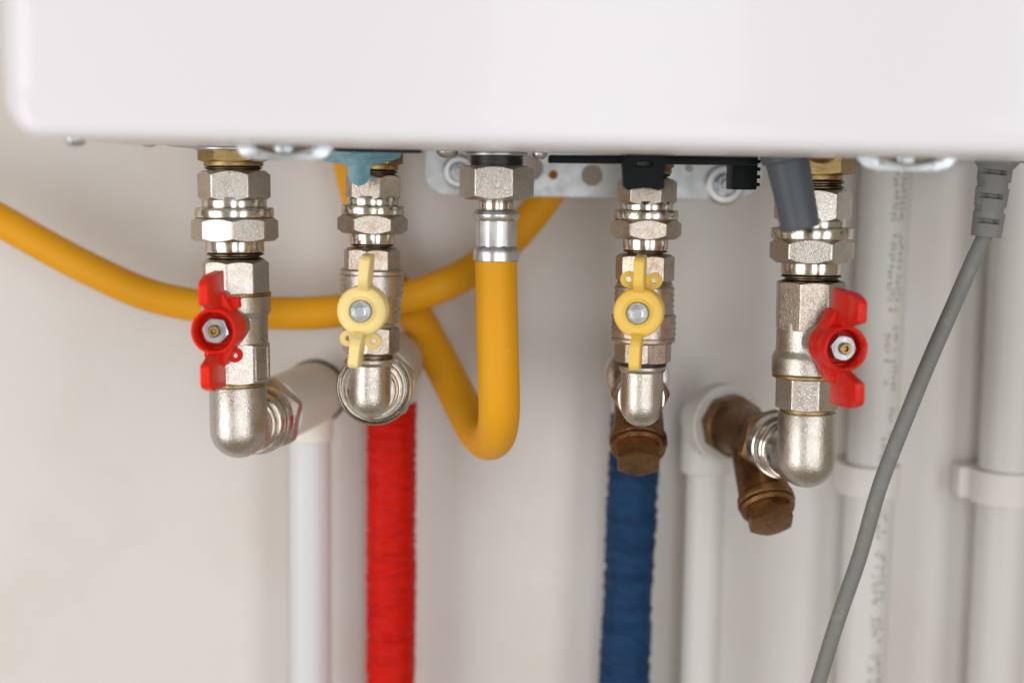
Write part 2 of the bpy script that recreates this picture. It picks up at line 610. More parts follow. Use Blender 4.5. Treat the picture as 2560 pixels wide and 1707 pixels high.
union(C1, 'leftmost nickel pipe union with wide octagonal lower nut, under the left zinc clasp',
      (374, 404, 88, 28), (404, 416, 73), (416, 430, 72), (426, 504, 91, 22), (504, 520, 80), (520, 546, 97),
      (546, 605, 108, -3, 8), (605, 634, 72), (634, 654, 71), stamp=[('*', -33), ("'", -16), ("'", -6), ("'", 4), ('A', -52)])
union(C2, 'small worn nickel pipe union with the blue plastic tag hanging over its top nut',
      (384, 411, 74, 30), (411, 425, 62), (425, 440, 61), (437, 502, 71, 13), (502, 514, 64), (514, 538, 78),
      (537, 586, 88, 30, 6), (586, 613, 56), (613, 626, 53), True, stamp=[('*', -44), ('.', -20), ('.', -13), ('3', -3), ('/', 9), ('4', 20)])
union(C4, 'small nickel pipe union with stamped ring behind the drooping black plastic tab',
      (392, 421, 66, 30), (421, 436, 60), (434, 450, 58), (447, 514, 75, 28), (514, 526, 66), (526, 550, 80),
      (549, 599, 89, 34, 6), (599, 628, 57), (628, 641, 55), True,
      stamp=[('E', -52), ('T', -41), ('A', -29), ('V', -17), ('M', -5), ('*', 16), ('.', 33), ('.', 40), ('0', 48), ('/', 60)])
union(C5, 'rightmost nickel pipe union with brass top, behind the dark grey drain tube',
      (404, 437, 103, 39), (437, 451, 70), (450, 478, 75), (475, 557, 96, 36), (557, 571, 84), (571, 600, 102),
      (598, 660, 105, 28, 6), (660, 690, 75), (690, 709, 75), False, dome=(2055, 393, 33),
      stamp=[('M', -27), ('A', -8), ('*', 43)])


# ------------------------------------------------------------------ valves
def handle_matrix(ax, px, py, u, roll=0.0):
    q = ax.inv @ at(px, py, -u)
    return Matrix.Translation((0, 0, q.z)) @ Matrix.Rotation(math.atan2(q.x, -q.y), 4, 'Z') @ Matrix.Rotation(math.pi / 2, 4, 'X') @ Matrix.Rotation(-roll, 4, 'Z')


def mpts(pts):
    return [(a * mm, b * mm) for a, b in pts]


BLADE = Matrix(((0, 0, 1, 0), (0, 1, 0, 0), (1, 0, 0, 0), (0, 0, 0, 1)))     # (u, z, w) -> (w, z, u)


def ear(bm, x, z, u0, u1, r, hole):
    seg = 24
    rings = []
    for rr, u in ((hole, u0), (r, u0), (r, u1), (hole, u1)):
        rings.append([bm.verts.new((x + rr * math.cos(2 * math.pi * k / seg), z + rr * math.sin(2 * math.pi * k / seg), u)) for k in range(seg)])
    for i in range(4):
        a, b = rings[i], rings[(i + 1) % 4]
        for k in range(seg):
            j = (k + 1) % seg
            bm.faces.new((a[k], a[j], b[j], b[k]))


def red_handle(T, ax, px, py, roll, ears, plastic='red_plastic'):
    H = handle_matrix(ax, px, py, 0.042, roll)
    sp = ax.m @ H
    bm = NB()
    lathe(bm, [(0.0235, 0.0095), (0.0242, 0.0103), (0.028, 0.0107), (0.034, 0.0102), (0.0408, 0.0101), (0.0418, 0.0098), (0.0422, 0.0093), (0.0418, 0.0087), (0.0408, 0.0084), (0.0325, 0.0080), (0.0320, 0.0072), (0.0320, 0.001)], 56)
    top = [(29.5, 8.8), (29.5, 25.6), (49, 24.8), (55.5, 22.8), (57.5, 21), (57.5, 13.4), (56, 12.4), (51, 11.6), (46, 10.4), (41, 9.0)]
    slab(bm, mpts(top), -0.0021, 0.0021, BLADE, 0.0005, 3)
    slab(bm, [(a, -b) for a, b in mpts(top)][::-1], -0.0021, 0.0021, BLADE, 0.0005, 3)
    # gussets that carry the wings, and two small lugs
    for q in (-1, 1):
        slab(bm, [(-0.0072, q * 0.0070), (0.0072, q * 0.0070), (0.0024, q * 0.0165), (-0.0024, q * 0.0165)][::q], 0.0232, 0.0345, None, 0.0010, 2)
    for x, z, hole in ears:
        if hole:
            ear(bm, x, z, 0.0238, 0.0264, 0.0032, 0.0013)
        else:
            box(bm, (x - 0.0024, z - 0.0030, 0.0238), (x + 0.0024, z + 0.0022, 0.0290), bevel=0.0007)
    h = part('handle', bm, plastic, T, sp)
    bm = NB()
    nut(bm, 6, 0.0060, 0.032, 0.0392, rad(20), slope=0.5, sub=6)
    seg = 96
    rings = []
    for r, z in ((0.0047, 0.0392), (0.0046, 0.0396), (0.0029, 0.0396), (0.0028, 0.0391)):
        rings.append([bm.verts.new((r * math.cos(2 * math.pi * k / seg), r * math.sin(2 * math.pi * k / seg), z + (0.00022 if (k // 2) % 2 else -0.00005))) for k in range(seg)])
    for a, b in zip(rings, rings[1:]):
        for k in range(seg):
            j = (k + 1) % seg
            bm.faces.new((a[k], a[j], b[j], b[k]))
    part('lock_nut', bm, 'zinc', T, sp, h, sharp=10)
    bm = NB()
    lathe(bm, [(0.030, 0.0026), (0.0412, 0.0026), (0.0417, 0.0022), (0.0417, 0.0013), (0.0395, 0.0011), (0.0393, 0.0004)], 32)
    part('stem', bm, 'brass', T, sp, h)
    return H


def yellow_handle(T, ax, px, py, roll, ears, m):
    H = handle_matrix(ax, px, py, 0.033, roll)
    sp = ax.m @ H
    bm = NB()
    lathe(bm, [(0.0205, 0.0104), (0.0212, 0.0110), (0.0300, 0.0110), (0.0315, 0.0106), (0.0323, 0.0097), (0.0328, 0.0080), (0.0330, 0.0064), (0.0336, 0.0060), (0.0338, 0.0054), (0.0334, 0.0050), (0.0326, 0.0048), (0.0325, 0.001)], 64)
    top = [(23, 9.5), (23.5, 16), (25, 23.0), (27, 25.2), (37.5, 24.6), (39.5, 22.8), (39.5, 14.5), (38.0, 12.0), (34.5, 9.6), (32, 8.6)]
    slab(bm, mpts(top), -0.0023, 0.0023, BLADE, 0.0006, 3)
    slab(bm, [(a, -b) for a, b in mpts(top)][::-1], -0.0023, 0.0023, BLADE, 0.0006, 3)
    for s in (-1, 1):
        ear(bm, s * 0.0057, ears * 0.0138, 0.0212, 0.0235, 0.0036, 0.0012)
    box(bm, (-0.0055, min(ears * 0.009, ears * 0.0125), 0.0212), (0.0055, max(ears * 0.009, ears * 0.0125), 0.0234), bevel=0.0006)
    h = part('handle', bm, m, T, sp)
    bm = NB()
    lathe(bm, [(0.0325, 0.0046), (0.0337, 0.0047), (0.0340, 0.0044)], 48)
    nut(bm, 6, 0.0038, 0.0338, 0.0372, rad(8), slope=0.5, sub=5, both=(False, True))
    lathe(bm, [(0.0371, 0.0028), (0.0374, 0.0027), (0.0370, 0.0017), (0.0370, 0.0004)], 40)
    part('bolt', bm, 'zinc', T, sp, h, sharp=11)
    return H


def bonnet(T, ax, H, r, u):
    bm = NB()
    lathe(bm, [(0.002, r), (u - 0.003, r), (u - 0.002, r * 0.9), (u, r * 0.9)], 40)
    part('bonnet', bm, 'nickel', T, ax.m @ H)


G = 'ball valves under the boiler'
# valve 1 (left, red)
ax, Z, Rr = C1, C1.z, C1.r
T = Thing('ball_valve', 'leftmost ball valve with red butterfly handle on the left of its body', 'valve', ax.base(Z(964)), G)
bm = NB()
nut(bm, 8, Rr(85), Z(736), Z(652), ax.corner(-15), slope=0.7, both=(False, True), rc=Rr(72))
part('upper_octagon', bm, 'nickel', T, ax.m, sharp=10)
bm = NB()
lathe(bm, rim(Z(744), Z(735), Rr(86.5), 0.0004), 72)
part('brass_ring', bm, 'brass', T, ax.m)
bm = NB()
lathe(bm, [(Z(868), Rr(77)), (Z(800), Rr(78)), (Z(793), Rr(79.5)), (Z(786), Rr(85)), (Z(780), Rr(86)), (Z(744.5), Rr(86))], 80)
part('body', bm, 'nickel', T, ax.m)
bm = NB()
nut(bm, 8, Rr(84), Z(963), Z(862), ax.corner(-17), slope=0.6, rc=Rr(76))
# raised frame on the right-hand facet
fa = ax.corner(-17 + 67.5)
fm = Matrix.Rotation(fa, 4, 'Z') @ Matrix.Translation((0, -Rr(84) * math.cos(math.pi / 8), (Z(963) + Z(862)) / 2)) @ Matrix.Rotation(math.pi / 2, 4, 'X')
hw, hh, e = Rr(27), (Z(868) - Z(957)) / 2, 0.0011
for lo, hi in (((-hw, -hh), (-hw + e, hh)), ((hw - e, -hh), (hw, hh)), ((-hw + e, -hh), (hw - e, -hh + e)), ((-hw + e, hh - e), (hw - e, hh))):
    box(bm, (lo[0], lo[1], -0.001), (hi[0], hi[1], 0.0006), fm, 0.0003, 2)
part('lower_octagon', bm, 'nickel', T, ax.m, sharp=10)
H = red_handle(T, ax, 533, 829, rad(0), [(0.0058, 0.0118, False), (0.0052, -0.0122, True), (-0.0052, -0.0118, True)])
bonnet(T, ax, H, 0.0088, 0.0236)
bm = NB()
p = ax.inv @ at(566, 828, -0.021)
sphere(bm, p, 0.0018, scale=(1, 2.2, 1.6))
part('stop_pin', bm, 'nickel', T, ax.m)

# valve 5 (right, red)
ax, Z, Rr = C5, C5.z, C5.r
T = Thing('ball_valve', 'rightmost ball valve with red butterfly handle on the right of its body', 'valve', ax.base(Z(1028)), G)
bm = NB()
nut(bm, 8, Rr(88), Z(830), Z(708), ax.corner(-15.5), slope=0.5, rc=Rr(80), both=(True, True))
part('upper_octagon', bm, 'nickel_worn', T, ax.m, sharp=10)
bm = NB()
lathe(bm, [(Z(941), Rr(90)), (Z(938), Rr(92)), (Z(903), Rr(92)), (Z(895), Rr(90)), (Z(886), Rr(84)), (Z(878), Rr(82.5)), (Z(812), Rr(82))], 80)
part('body', bm, 'nickel', T, ax.m)
bm = NB()
lathe(bm, rim(Z(952), Z(941), Rr(90.5), 0.0005), 72)
part('brass_ring', bm, 'brass', T, ax.m)
bm = NB()
nut(bm, 8, Rr(84), Z(1030), Z(951), ax.corner(-27), slope=0.6, rc=Rr(76), both=(True, False))
part('lower_octagon', bm, 'nickel', T, ax.m, sharp=10)
H = red_handle(T, ax, 2118, 873, rad(0), [], 'dusty_red_plastic')
bonnet(T, ax, H, 0.0088, 0.0236)
bm = NB()
p = ax.inv @ at(2031, 868, -0.021)
sphere(bm, p, 0.0018, scale=(1, 2.2, 1.6))
part('stop_pin', bm, 'nickel', T, ax.m)


def ridged(prof, ax, side=1):
    """body of a small valve: turned, with fine grip ridges on both flanks"""
    zs, rs = [p[0] for p in prof], [p[1] for p in prof]

    def rf(z, a):
        for (z0, r0), (z1, r1) in zip(prof, prof[1:]):
            if z0 <= z <= z1:
                r = r0 + (r1 - r0) * (z - z0) / max(1e-9, z1 - z0)
                break
        else:
            r = rs[-1]
        flank = max(0.0, abs(math.cos(a)) - 0.72) / 0.28
        return r + 0.00022 * flank * math.sin(z * 2 * math.pi / 0.0026) if rs[0] < 1 else r
    n = 120
    lo, hi = zs[0], zs[-1]
    grid = sorted(set([lo + (hi - lo) * k / n for k in range(n + 1)] + zs))
    return grid, rf


# valve 2 (pale yellow)
ax, Z, Rr = C2, C2.z, C2.r
T = Thing('ball_valve', 'small ball valve with pale yellow handle tilted, left of the yellow gas hose', 'valve', ax.base(Z(888)), G)
bm = NB()
nut(bm, 8, Rr(71), Z(678), Z(622), ax.corner(34), slope=0.7, rc=Rr(60), both=(False, True))
part('upper_octagon', bm, 'nickel_worn', T, ax.m, sharp=10)
bm = NB()
g, rf = ridged([(Z(826), Rr(62)), (Z(812), Rr(66)), (Z(806), Rr(72)), (Z(750), Rr(73)), (Z(744), Rr(78)), (Z(692), Rr(79)), (Z(690), Rr(77)), (Z(687), Rr(79.5)), (Z(679), Rr(79.5)), (Z(675), Rr(76))], ax)
field(bm, g, rf, 80)
part('body', bm, 'nickel', T, ax.m, sharp=45)
bm = NB()
nut(bm, 8, Rr(72), Z(888), Z(820), ax.corner(39), slope=0.7, rc=Rr(63))
part('lower_octagon', bm, 'nickel_worn', T, ax.m, sharp=10)
H = yellow_handle(T, ax, 902, 778, rad(6), -1, 'pale_yellow_plastic')
bonnet(T, ax, H, 0.0075, 0.0208)

# valve 4 (yellow)
ax, Z, Rr = C4, C4.z, C4.r
T = Thing('ball_valve', 'small ball valve with deeper yellow upright handle, above the brass strainer cap', 'valve', ax.base(Z(910)), G)
bm = NB()
nut(bm, 8, Rr(74), Z(709), Z(638), ax.corner(40), slope=0.7, rc=Rr(63))
part('upper_octagon', bm, 'nickel_worn', T, ax.m, sharp=10)
bm = NB()
g, rf = ridged([(Z(862), Rr(74)), (Z(858), Rr(79)), (Z(850), Rr(80)), (Z(848), Rr(78.5)), (Z(846), Rr(80.5)), (Z(792), Rr(80)), (Z(786), Rr(74)), (Z(722), Rr(74)), (Z(714), Rr(70)), (Z(704), Rr(64))], ax)
field(bm, g, rf, 80)
part('body', bm, 'nickel_worn', T, ax.m, sharp=45)
bm = NB()
nut(bm, 8, Rr(72), Z(910), Z(855), ax.corner(8), slope=0.6, rc=Rr(66), both=(True, False))
part('lower_octagon', bm, 'nickel_worn', T, ax.m, sharp=10)
H = yellow_handle(T, ax, 1594, 783, rad(1.5), 1, 'yellow_plastic')
bonnet(T, ax, H, 0.0075, 0.0208)


# ------------------------------------------------------------------ elbows below the valves
def elbow(ax, label, ring, top, rpx, centre, yaw, steps, hexs, zscale=1.0, ringmat='brass', flange=None, sq=1.0):
    Z, Rr = ax.z, ax.r
    r = Rr(rpx)
    zc = ax.z(centre, 0.0)
    E = ax.m @ Vector((0, 0, zc))
    T = Thing('pipe_elbow', label, 'pipe elbow', ax.base(zc), 'nickel elbows below the valves')
    d = Vector((math.sin(yaw), math.cos(yaw), 0))
    bf = frame(E, d)
    bm = NB()
    lathe(bm, rim(Z(ring[1]), Z(ring[0]), Rr(ring[2]), 0.0004), 64)
    part('seal_ring', bm, ringmat, T, ax.m)
    bm = NB()
    prof = [(zc - 0.0001, r), (Z(top) - 0.0007, r)]
    if flange:
        prof = [(zc - 0.0001, r), (Z(top) - 0.0030, r), (Z(top) - 0.0022, Rr(flange) * 0.97), (Z(top) - 0.0014, Rr(flange))]
    prof += [(Z(top), prof[-1][1] - 0.0004)]
    lathe(bm, prof, 72, ax.m)
    if zscale == 1.0:
        sphere(bm, (0, 0, 0), r * 1.0005, bf, (1, 1, 1), 64, 32)
    else:
        H_ = r * zscale
        lathe(bm, [(zc - H_ * math.sin(t), r * 1.0005 * (1 - math.sin(t) ** 2.5) ** 0.5) for t in [math.pi / 2 * q / 22 * 0.997 for q in range(23)]], 72, ax.m)
    lathe(bm, [(0.0, r * 0.96), (0.012, r * 0.96)], 64, bf)
    # casting seam down the front
    tube(bm, [ax.m @ Vector((math.sin(ax.az) * (r + 0.00001) * math.cos(t) , -math.cos(ax.az) * (r + 0.00001) * math.cos(t), zc - r * zscale * math.sin(t))) for t in [math.pi / 2 * q / 14 * 0.94 for q in range(15)]], 0.00022, 8)
    part('elbow_body', bm, 'nickel', T)
    bm = NB()
    prof = []
    for s0, s1, rr in steps:
        e = 0.0006
        prof += [(s0 * mm, rr * mm - e), (s0 * mm + e, rr * mm), (s1 * mm - e, rr * mm), (s1 * mm, rr * mm - e)]
    lathe(bm, prof, 80, bf)
    part('branch_collar', bm, 'chrome', T)
    if hexs:
        bm = NB()
        nut(bm, 6, hexs[2] * mm, hexs[0] * mm, hexs[1] * mm, rad(hexs[3]), bf)
        part('branch_nut', bm, 'nickel', T, sharp=10)
    return E, d, bf


E1, d1, f1 = elbow(C1, 'leftmost large nickel elbow turning back towards the white pipe', (964, 974, 68), 973, 72, 1073, rad(7),
                   [(10, 16, 12.8), (16, 18, 13.6), (18, 24, 15.4), (24, 26, 14.6), (26, 33, 16.8), (33, 36, 16.0)], (35, 46, 19.2, 10))
E2, d2, f2 = elbow(C2, 'small nickel elbow ringed by a bright collar above the red pipe', (889, 904, 56), 903, 51, 983, rad(0),
                   [(8, 11, 11.2), (11, 12, 10.4), (12, 15, 12.2), (15, 17, 14.2), (17, 18, 15.4), (18, 19.5, 16.0)], None, 1.24, 'thread', 58)
E4, d4, f4 = elbow(C4, 'small nickel elbow in front of the brass strainer above the blue pipe', (910, 921, 60), 920, 53, 1002, rad(3.5),
                   [(8, 17, 11.4), (17, 19, 12.0)], None, 1.24, 'rubber', 59)
E5, d5, f5 = elbow(C5, 'rightmost large nickel elbow turning back to the dull brass strainer', (1029, 1041, 69), 1040, 73, 1146, rad(-11.5),
                   [(10, 20, 12.6), (20, 22, 13.6), (22, 27, 14.4), (27, 28, 14.0), (28, 36, 15.7), (36, 37.5, 15.2)], None)

# dished chrome ring on elbow 2 (dark groove inside a bright rim)
T2 = Thing('union_ring', 'bright dished chrome ring around the small elbow over the red pipe', 'union nut', f2)
bm = NB()
lathe(bm, [(0.0190, 0.0120), (0.0188, 0.0160), (0.0215, 0.0163), (0.0215, 0.0168), (0.0175, 0.0170), (0.0168, 0.0174), (0.0172, 0.0180), (0.0200, 0.0183), (0.0220, 0.0182)], 96, f2, caps=False)
part('rim', bm, 'chrome', T2)
bm = NB()
nut(bm, 6, 0.0196, 0.0215, 0.0320, rad(10), f2)
part('hexagon', bm, 'nickel', T2, sharp=10)


# ------------------------------------------------------------------ strainers
def strainer(label, bf, s0, s1, leg_at, L, lean, hexR, hexs, q=1.0):
    T = Thing('strainer', label, 'strainer', bf, 'brass strainers behind the elbows')
    bm = NB()
    lathe(bm, [(s0 * mm, 0.0110), (s0 * mm + 0.012, 0.0115), (s0 * mm + 0.020, 0.0128 * q), (s1 * mm - 0.022, 0.0130 * q), (s1 * mm - 0.016, 0.0142 * q), (s1 * mm - 0.010, 0.0148 * q), (s1 * mm, 0.0150 * q)], 64, bf)
    part('barrel', bm, 'bronze', T)
    bm = NB()
    nut(bm, 6, hexR * mm, hexs[0] * mm, hexs[1] * mm, rad(hexs[2]), bf)
    part('barrel_nut', bm, 'bronze', T, sharp=10)
    bm = NB()
    nut(bm, 8, 0.0165 * q, (s1 - 14) * mm, (s1 - 3) * mm, rad(10), bf)
    part('rear_nut', bm, 'bronze', T, sharp=10)
    # leg: 45 degrees down and back towards the elbow
    z = bf.to_3x3() @ Vector((0, 0, 1))
    side = bf.to_3x3() @ Vector((1, 0, 0))
    ld = (Vector((0, 0, -1)) * 0.707 - z * 0.707 + side * lean).normalized()
    P = bf @ Vector((0, 0, leg_at * mm))
    lf = frame(P, ld)
    bm = NB()
    lathe(bm, [(0.0, 0.0112), (L * 0.45, 0.0120), (L - 0.014, 0.0126), (L - 0.0105, 0.0128), (L - 0.0095, 0.0139), (L - 0.0060, 0.0142), (L - 0.0052, 0.0138)], 64, lf)
    part('leg', bm, 'bronze', T)
    bm = NB()
    lathe(bm, [(L - 0.0052, 0.0132), (L - 0.0036, 0.0136), (L - 0.0018, 0.0130), (L - 0.0016, 0.0100)], 64, lf)
    nut(bm, 6, 0.0117, L - 0.002, L + 0.0062, rad(4), lf, slope=0.35)
    cap = part('cap', bm, 'bronze', T)
    return T, lf


f5s = f5 @ Matrix.Rotation(rad(-2.0), 4, 'Y')
strainer('brass strainer with hexagonal cap below the small elbow, in front of the blue pipe', f4, 18, 84, 58, 0.0425, 0.0, 14.2, (19, 33, 28), 0.78)
strainer('dull brown brass strainer with hexagonal cap beside the rightmost elbow', f5s, 36, 98, 66, 0.0475, -0.06, 16.6, (37.6, 46, 12))

# ------------------------------------------------------------------ white wall fittings and pipes
YP = 0.112


def fitting(label, start, sdir, s_len, r, pipe_px, sock_py, sock_r, m, flange=None, insert=None, ball=None, ring=False):
    """white plastic elbow: horizontal socket from `start`, turning down into a pipe socket"""
    c = at(*pipe_px, YP)
    # the corner lies over the pipe at the height of the incoming axis
    e = Vector((c.x, YP, start.z))
    d = (e - start).normalized()
    bf = frame(start, d)
    L = (e - start).length
    T = Thing('pipe_fitting', label, 'pipe fitting', frame(e, (0, 0, 1)), 'white plastic elbow fittings on the wall')
    bm = NB()
    pr = []
    if flange:
        pr = [(0, flange - 0.0012), (0.0008, flange), (0.009, flange), (0.0095, r)]
    else:
        pr = [(0, r - 0.0004), (0.0008, r + 0.0006), (0.009, r + 0.0006), (0.0095, r)]
    lathe(bm, pr + [(L, r)], 64, bf)
    if ring:
        lathe(bm, [(L - 0.001, r), (L + 0.008, r), (L + 0.012, r * 0.9)], 64, bf)
    else:
        sphere(bm, e, ball or r * 0.999)
    zb_ = at(pipe_px[0], sock_py, YP).z
    dn = frame(Vector((c.x, YP, zb_)), (0, 0, 1))
    lathe(bm, [(0, sock_r - 0.0008), (0.0008, sock_r), (e.z - zb_, sock_r)], 56, dn)
    part('elbow_body', bm, m, T)
    if ring:
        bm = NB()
        lathe(bm, [(L + 0.0070, r - 0.001), (L + 0.0072, r + 0.0012), (L + 0.0100, r + 0.0012), (L + 0.0102, r - 0.001)], 64, bf)  # black ring stands in for the shadow in the gap at the wall
        part('gap_shadow_ring', bm, 'rubber', T)
    if insert:
        bm = NB()
        lathe(bm, [(-0.0012, insert - 0.003), (-0.0014, insert - 0.0006), (-0.0006, insert), (0.0002, insert)], 64, bf)
        part('metal_insert', bm, 'chrome', T)
        bm = NB()
        lathe(bm, [(0.0098, r + 0.0001), (0.0098, r + 0.0009), (0.0112, r + 0.0009), (0.0112, r + 0.0001)], 64, bf, caps=False)
    return T


def pipe(name, label, cat, p0, p1, r, m, Y=YP, group=None):
    a, b = at(*p0, Y), at(*p1, Y)
    mat = frame(b, a - b)
    T = Thing(name, label, cat, mat, group)
    bm = NB()
    L = (a - b).length
    lathe(bm, [(0, r), (L, r)], 56, mat)
    part('pipe_wall', bm, m, T)
    return T, mat, L


def along(bf, s):
    return bf @ Vector((0, 0, s * mm))


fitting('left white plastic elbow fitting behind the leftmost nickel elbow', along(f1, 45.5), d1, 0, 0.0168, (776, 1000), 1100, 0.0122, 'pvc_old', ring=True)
fitting('white plastic elbow fitting hidden behind the chrome ring above the red pipe', along(f2, 32), d2, 0, 0.0172, (979, 960), 1020, 0.0128, 'pvc', insert=0.0150)
fitting('white plastic elbow fitting behind the brass strainer above the blue pipe', along(f4, 83.5), d4, 0, 0.0150, (1588, 960), 1032, 0.0126, 'pvc', flange=0.0172, insert=0.0160)
fitting('white plastic elbow fitting with broad round mouth behind the brown strainer', along(f5s, 96), d5, 0, 0.0165, (1768, 1100), 1179, 0.0140, 'pvc', flange=0.0208, ball=0.0150)

WG = 'white pipes on the wall'
pipe('water_pipe', 'bluish white pipe running down from the left elbow fitting', 'pipe', (776, 1090), (778, 2150), 0.0112, 'pvc_blue', group=WG)
pipe('water_pipe', 'white pipe running down beside the blue pipe, below the brown strainer', 'pipe', (1766, 1170), (1736, 2150), 0.0105, 'pvc', group=WG)
Tp, pm, pL = pipe('water_pipe', 'white pipe with faint grey printed marks behind the rightmost valve', 'pipe', (2222, 330), (2128, 2150), 0.0134, 'pvc', 0.124, WG)
# printed marks: two rows of small illegible strokes running down the pipe
bm = NB()
rng = random.Random(3)
zz = 0.004
while zz < pL - 0.004:
    if rng.random() < 0.12:
        zz += rng.uniform(0.004, 0.010)
        continue
    for row in (0, 1):
        if rng.random() < 0.22:
            continue
        a0 = rad(6 + 19 * row) + 0.0
        for q in range(3):
            a = a0 + rad(rng.uniform(-6, 6))
            z0 = zz + rng.uniform(0, 0.0018)
            wid, hgt = (rad(rng.uniform(5, 10)), rng.uniform(0.0004, 0.0006)) if rng.random() < 0.5 else (rad(rng.uniform(1.5, 2.5)), rng.uniform(0.0012, 0.0020))
            R = 0.0134 + 0.00012
            vs = [bm.verts.new((R * math.sin(x), -R * math.cos(x), y)) for x, y in ((a, z0), (a + wid, z0), (a + wid, z0 + hgt), (a, z0 + hgt))]
            bm.faces.new(vs)
    zz += rng.uniform(0.0026, 0.0034)
o = part('printed_marks', bm, 'ink', Tp, pm)
o['kind'] = 'stuff'
pipe('water_pipe', 'white pipe at the right edge of the picture behind the grey cable', 'pipe', (2560, 330), (2462, 2150), 0.0146, 'pvc', 0.1235, WG)


def clip(label, px, py0, py1, r, Y, lug):
    c = at(px, (py0 + py1) / 2, Y)
    h = (py1 - py0) / ppm(c) / 2
    mat = Matrix.Translation(c)
    T = Thing('pipe_clip', label, 'pipe clip', mat, 'white pipe clips')
    bm = NB()
    # open band with thickness
    seg, a0, a1 = 48, rad(-118), rad(118)
    prof = [(r + 0.0004, -h), (r + 0.0030, -h), (r + 0.0030, h), (r + 0.0004, h)]
    rings = []
    for k in range(seg + 1):
        a = a0 + (a1 - a0) * k / seg
        rings.append([bm.verts.new((q * math.sin(a), -q * math.cos(a), z)) for q, z in prof])
    for a, b in zip(rings, rings[1:]):
        for k in range(4):
            j = (k + 1) % 4
            bm.faces.new((a[k], a[j], b[j], b[k]))
    bm.faces.new(rings[0])
    bm.faces.new(rings[-1][::-1])
    bmesh.ops.bevel(bm, geom=[e for e in bm.edges if e.calc_face_angle(0) > 0.9], offset=0.0006, segments=2, affect='EDGES')
    part('band', bm, 'clip', T, mat)
    bm = NB()
    box(bm, (-r - lug, 0.004, -h * 0.98), (r + lug, WALL - Y - 0.0003, h * 0.98), bevel=0.0015)
    part('base', bm, 'clip', T, mat)


clip('white pipe clip on the printed pipe, behind the grey cable', 2173, 1158, 1232, 0.0134, 0.124, 0.0028)
clip('white pipe clip on the pipe at the right edge', 2508, 1172, 1252, 0.0146, 0.1235, 0.0085)


def sleeve(label, cat_name, p0, p1, r, m, amp, freq, diag, seed):
    a, b = at(*p0, YP), at(*p1, YP)
    mat = frame(b, a - b)
    T = Thing('insulated_pipe', label, 'pipe', mat, 'pipes in coloured foam sleeves')
    L = (a - b).length
    bm = NB()
    n = int(L / 0.0009)

    def rf(z, ang):
        x = math.cos(ang)
        y = math.sin(ang)
        q = noise.noise(Vector((x * 0.8 + seed, y * 0.8, z * freq + diag * x)))
        q2 = noise.noise(Vector((x * 2.2 + seed, y * 2.2 + 5, z * freq * 2.4 + diag * x)))
        q3 = noise.noise(Vector((x * 1.0 + seed + 9, y, z * 22)))
        return r + amp * (-abs(q) * 1.5 + 0.4 + q2 * 0.45) + 0.0006 * q3
    field(bm, [L * k / n for k in range(n + 1)], rf, 72, mat)
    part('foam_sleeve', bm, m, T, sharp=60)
    bm = NB()
    lathe(bm, [(L - 0.002, 0.0085), (L + 0.012, 0.0085)], 40, mat)
    part('pipe_end', bm, 'pvc', T)


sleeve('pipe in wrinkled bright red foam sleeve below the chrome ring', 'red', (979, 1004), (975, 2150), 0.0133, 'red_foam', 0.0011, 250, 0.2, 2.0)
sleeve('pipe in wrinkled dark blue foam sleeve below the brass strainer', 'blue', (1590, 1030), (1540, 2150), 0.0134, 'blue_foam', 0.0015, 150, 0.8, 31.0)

# ------------------------------------------------------------------ gas hose
GA = Axis((1242, 400), (1240, 650), 0.009)
Z, Rr = GA.z, GA.r
T = Thing('gas_hose', 'yellow gas hose with silver ferrule looping down from the central nickel nut', 'hose', GA.base(Z(650)), 'yellow gas hoses')
bm = NB()
nut(bm, 6, Rr(94), Z(500), Z(414), GA.corner(25), rc=Rr(76), slope=0.6)
part('swivel_nut', bm, 'nickel', T, GA.m, sharp=10)
bm = NB()
lathe(bm, threads(Z(416), Z(389), Rr(67), 5, 0.0008), 72)
part('thread', bm, 'steel_thread', T, GA.m)
bm = NB()
lathe(bm, rim(Z(390), Z(380), Rr(77), 0.0007), 72)
lathe(bm, rim(Z(380.5), Z(374), Rr(84), 0.0007), 72)
part('zinc_flange', bm, 'zinc', T, GA.m)
bm = NB()
lathe(bm, rim(Z(527), Z(499), Rr(43.5), 0.0004), 56)
part('nipple', bm, 'chrome', T, GA.m)
bm = NB()
lathe(bm, [(Z(554), Rr(51)), (Z(550), Rr(54)), (Z(544), Rr(57)), (Z(537), Rr(58)), (Z(530), Rr(55)), (Z(526), Rr(50)), (Z(525), Rr(42))], 64)
nut(bm, 12, Rr(52.5), Z(619), Z(552), GA.corner(7), rc=Rr(49.5), slope=0.5, sub=4)
lathe(bm, [(Z(655), Rr(56)), (Z(653), Rr(58)), (Z(634), Rr(58)), (Z(626), Rr(56.5)), (Z(620), Rr(53)), (Z(615), Rr(50.5))], 64)
part('ferrule', bm, 'ferrule', T, GA.m, sharp=22)
rh = Rr(53)
path = catmull([at(1240, 650), at(1241, 740), at(1244, 860), at(1247, 960, 0.001), at(1247.5, 1035, 0.006), at(1240, 1085, 0.020), at(1222, 1101, 0.040), at(1197, 1084, 0.062), at(1170, 1040, 0.080), at(1140, 980, 0.096), at(1090, 884, 0.113), at(1035, 785, 0.126), at(970, 700, 0.128), at(926, 615, 0.129), at(904, 520, 0.129), at(880, 420, 0.127), at(870, 330, 0.125), at(862, 250, 0.120)], 12)
bm = NB()
tube(bm, path, rh, 40)
part('hose_wall', bm, 'hose', T)

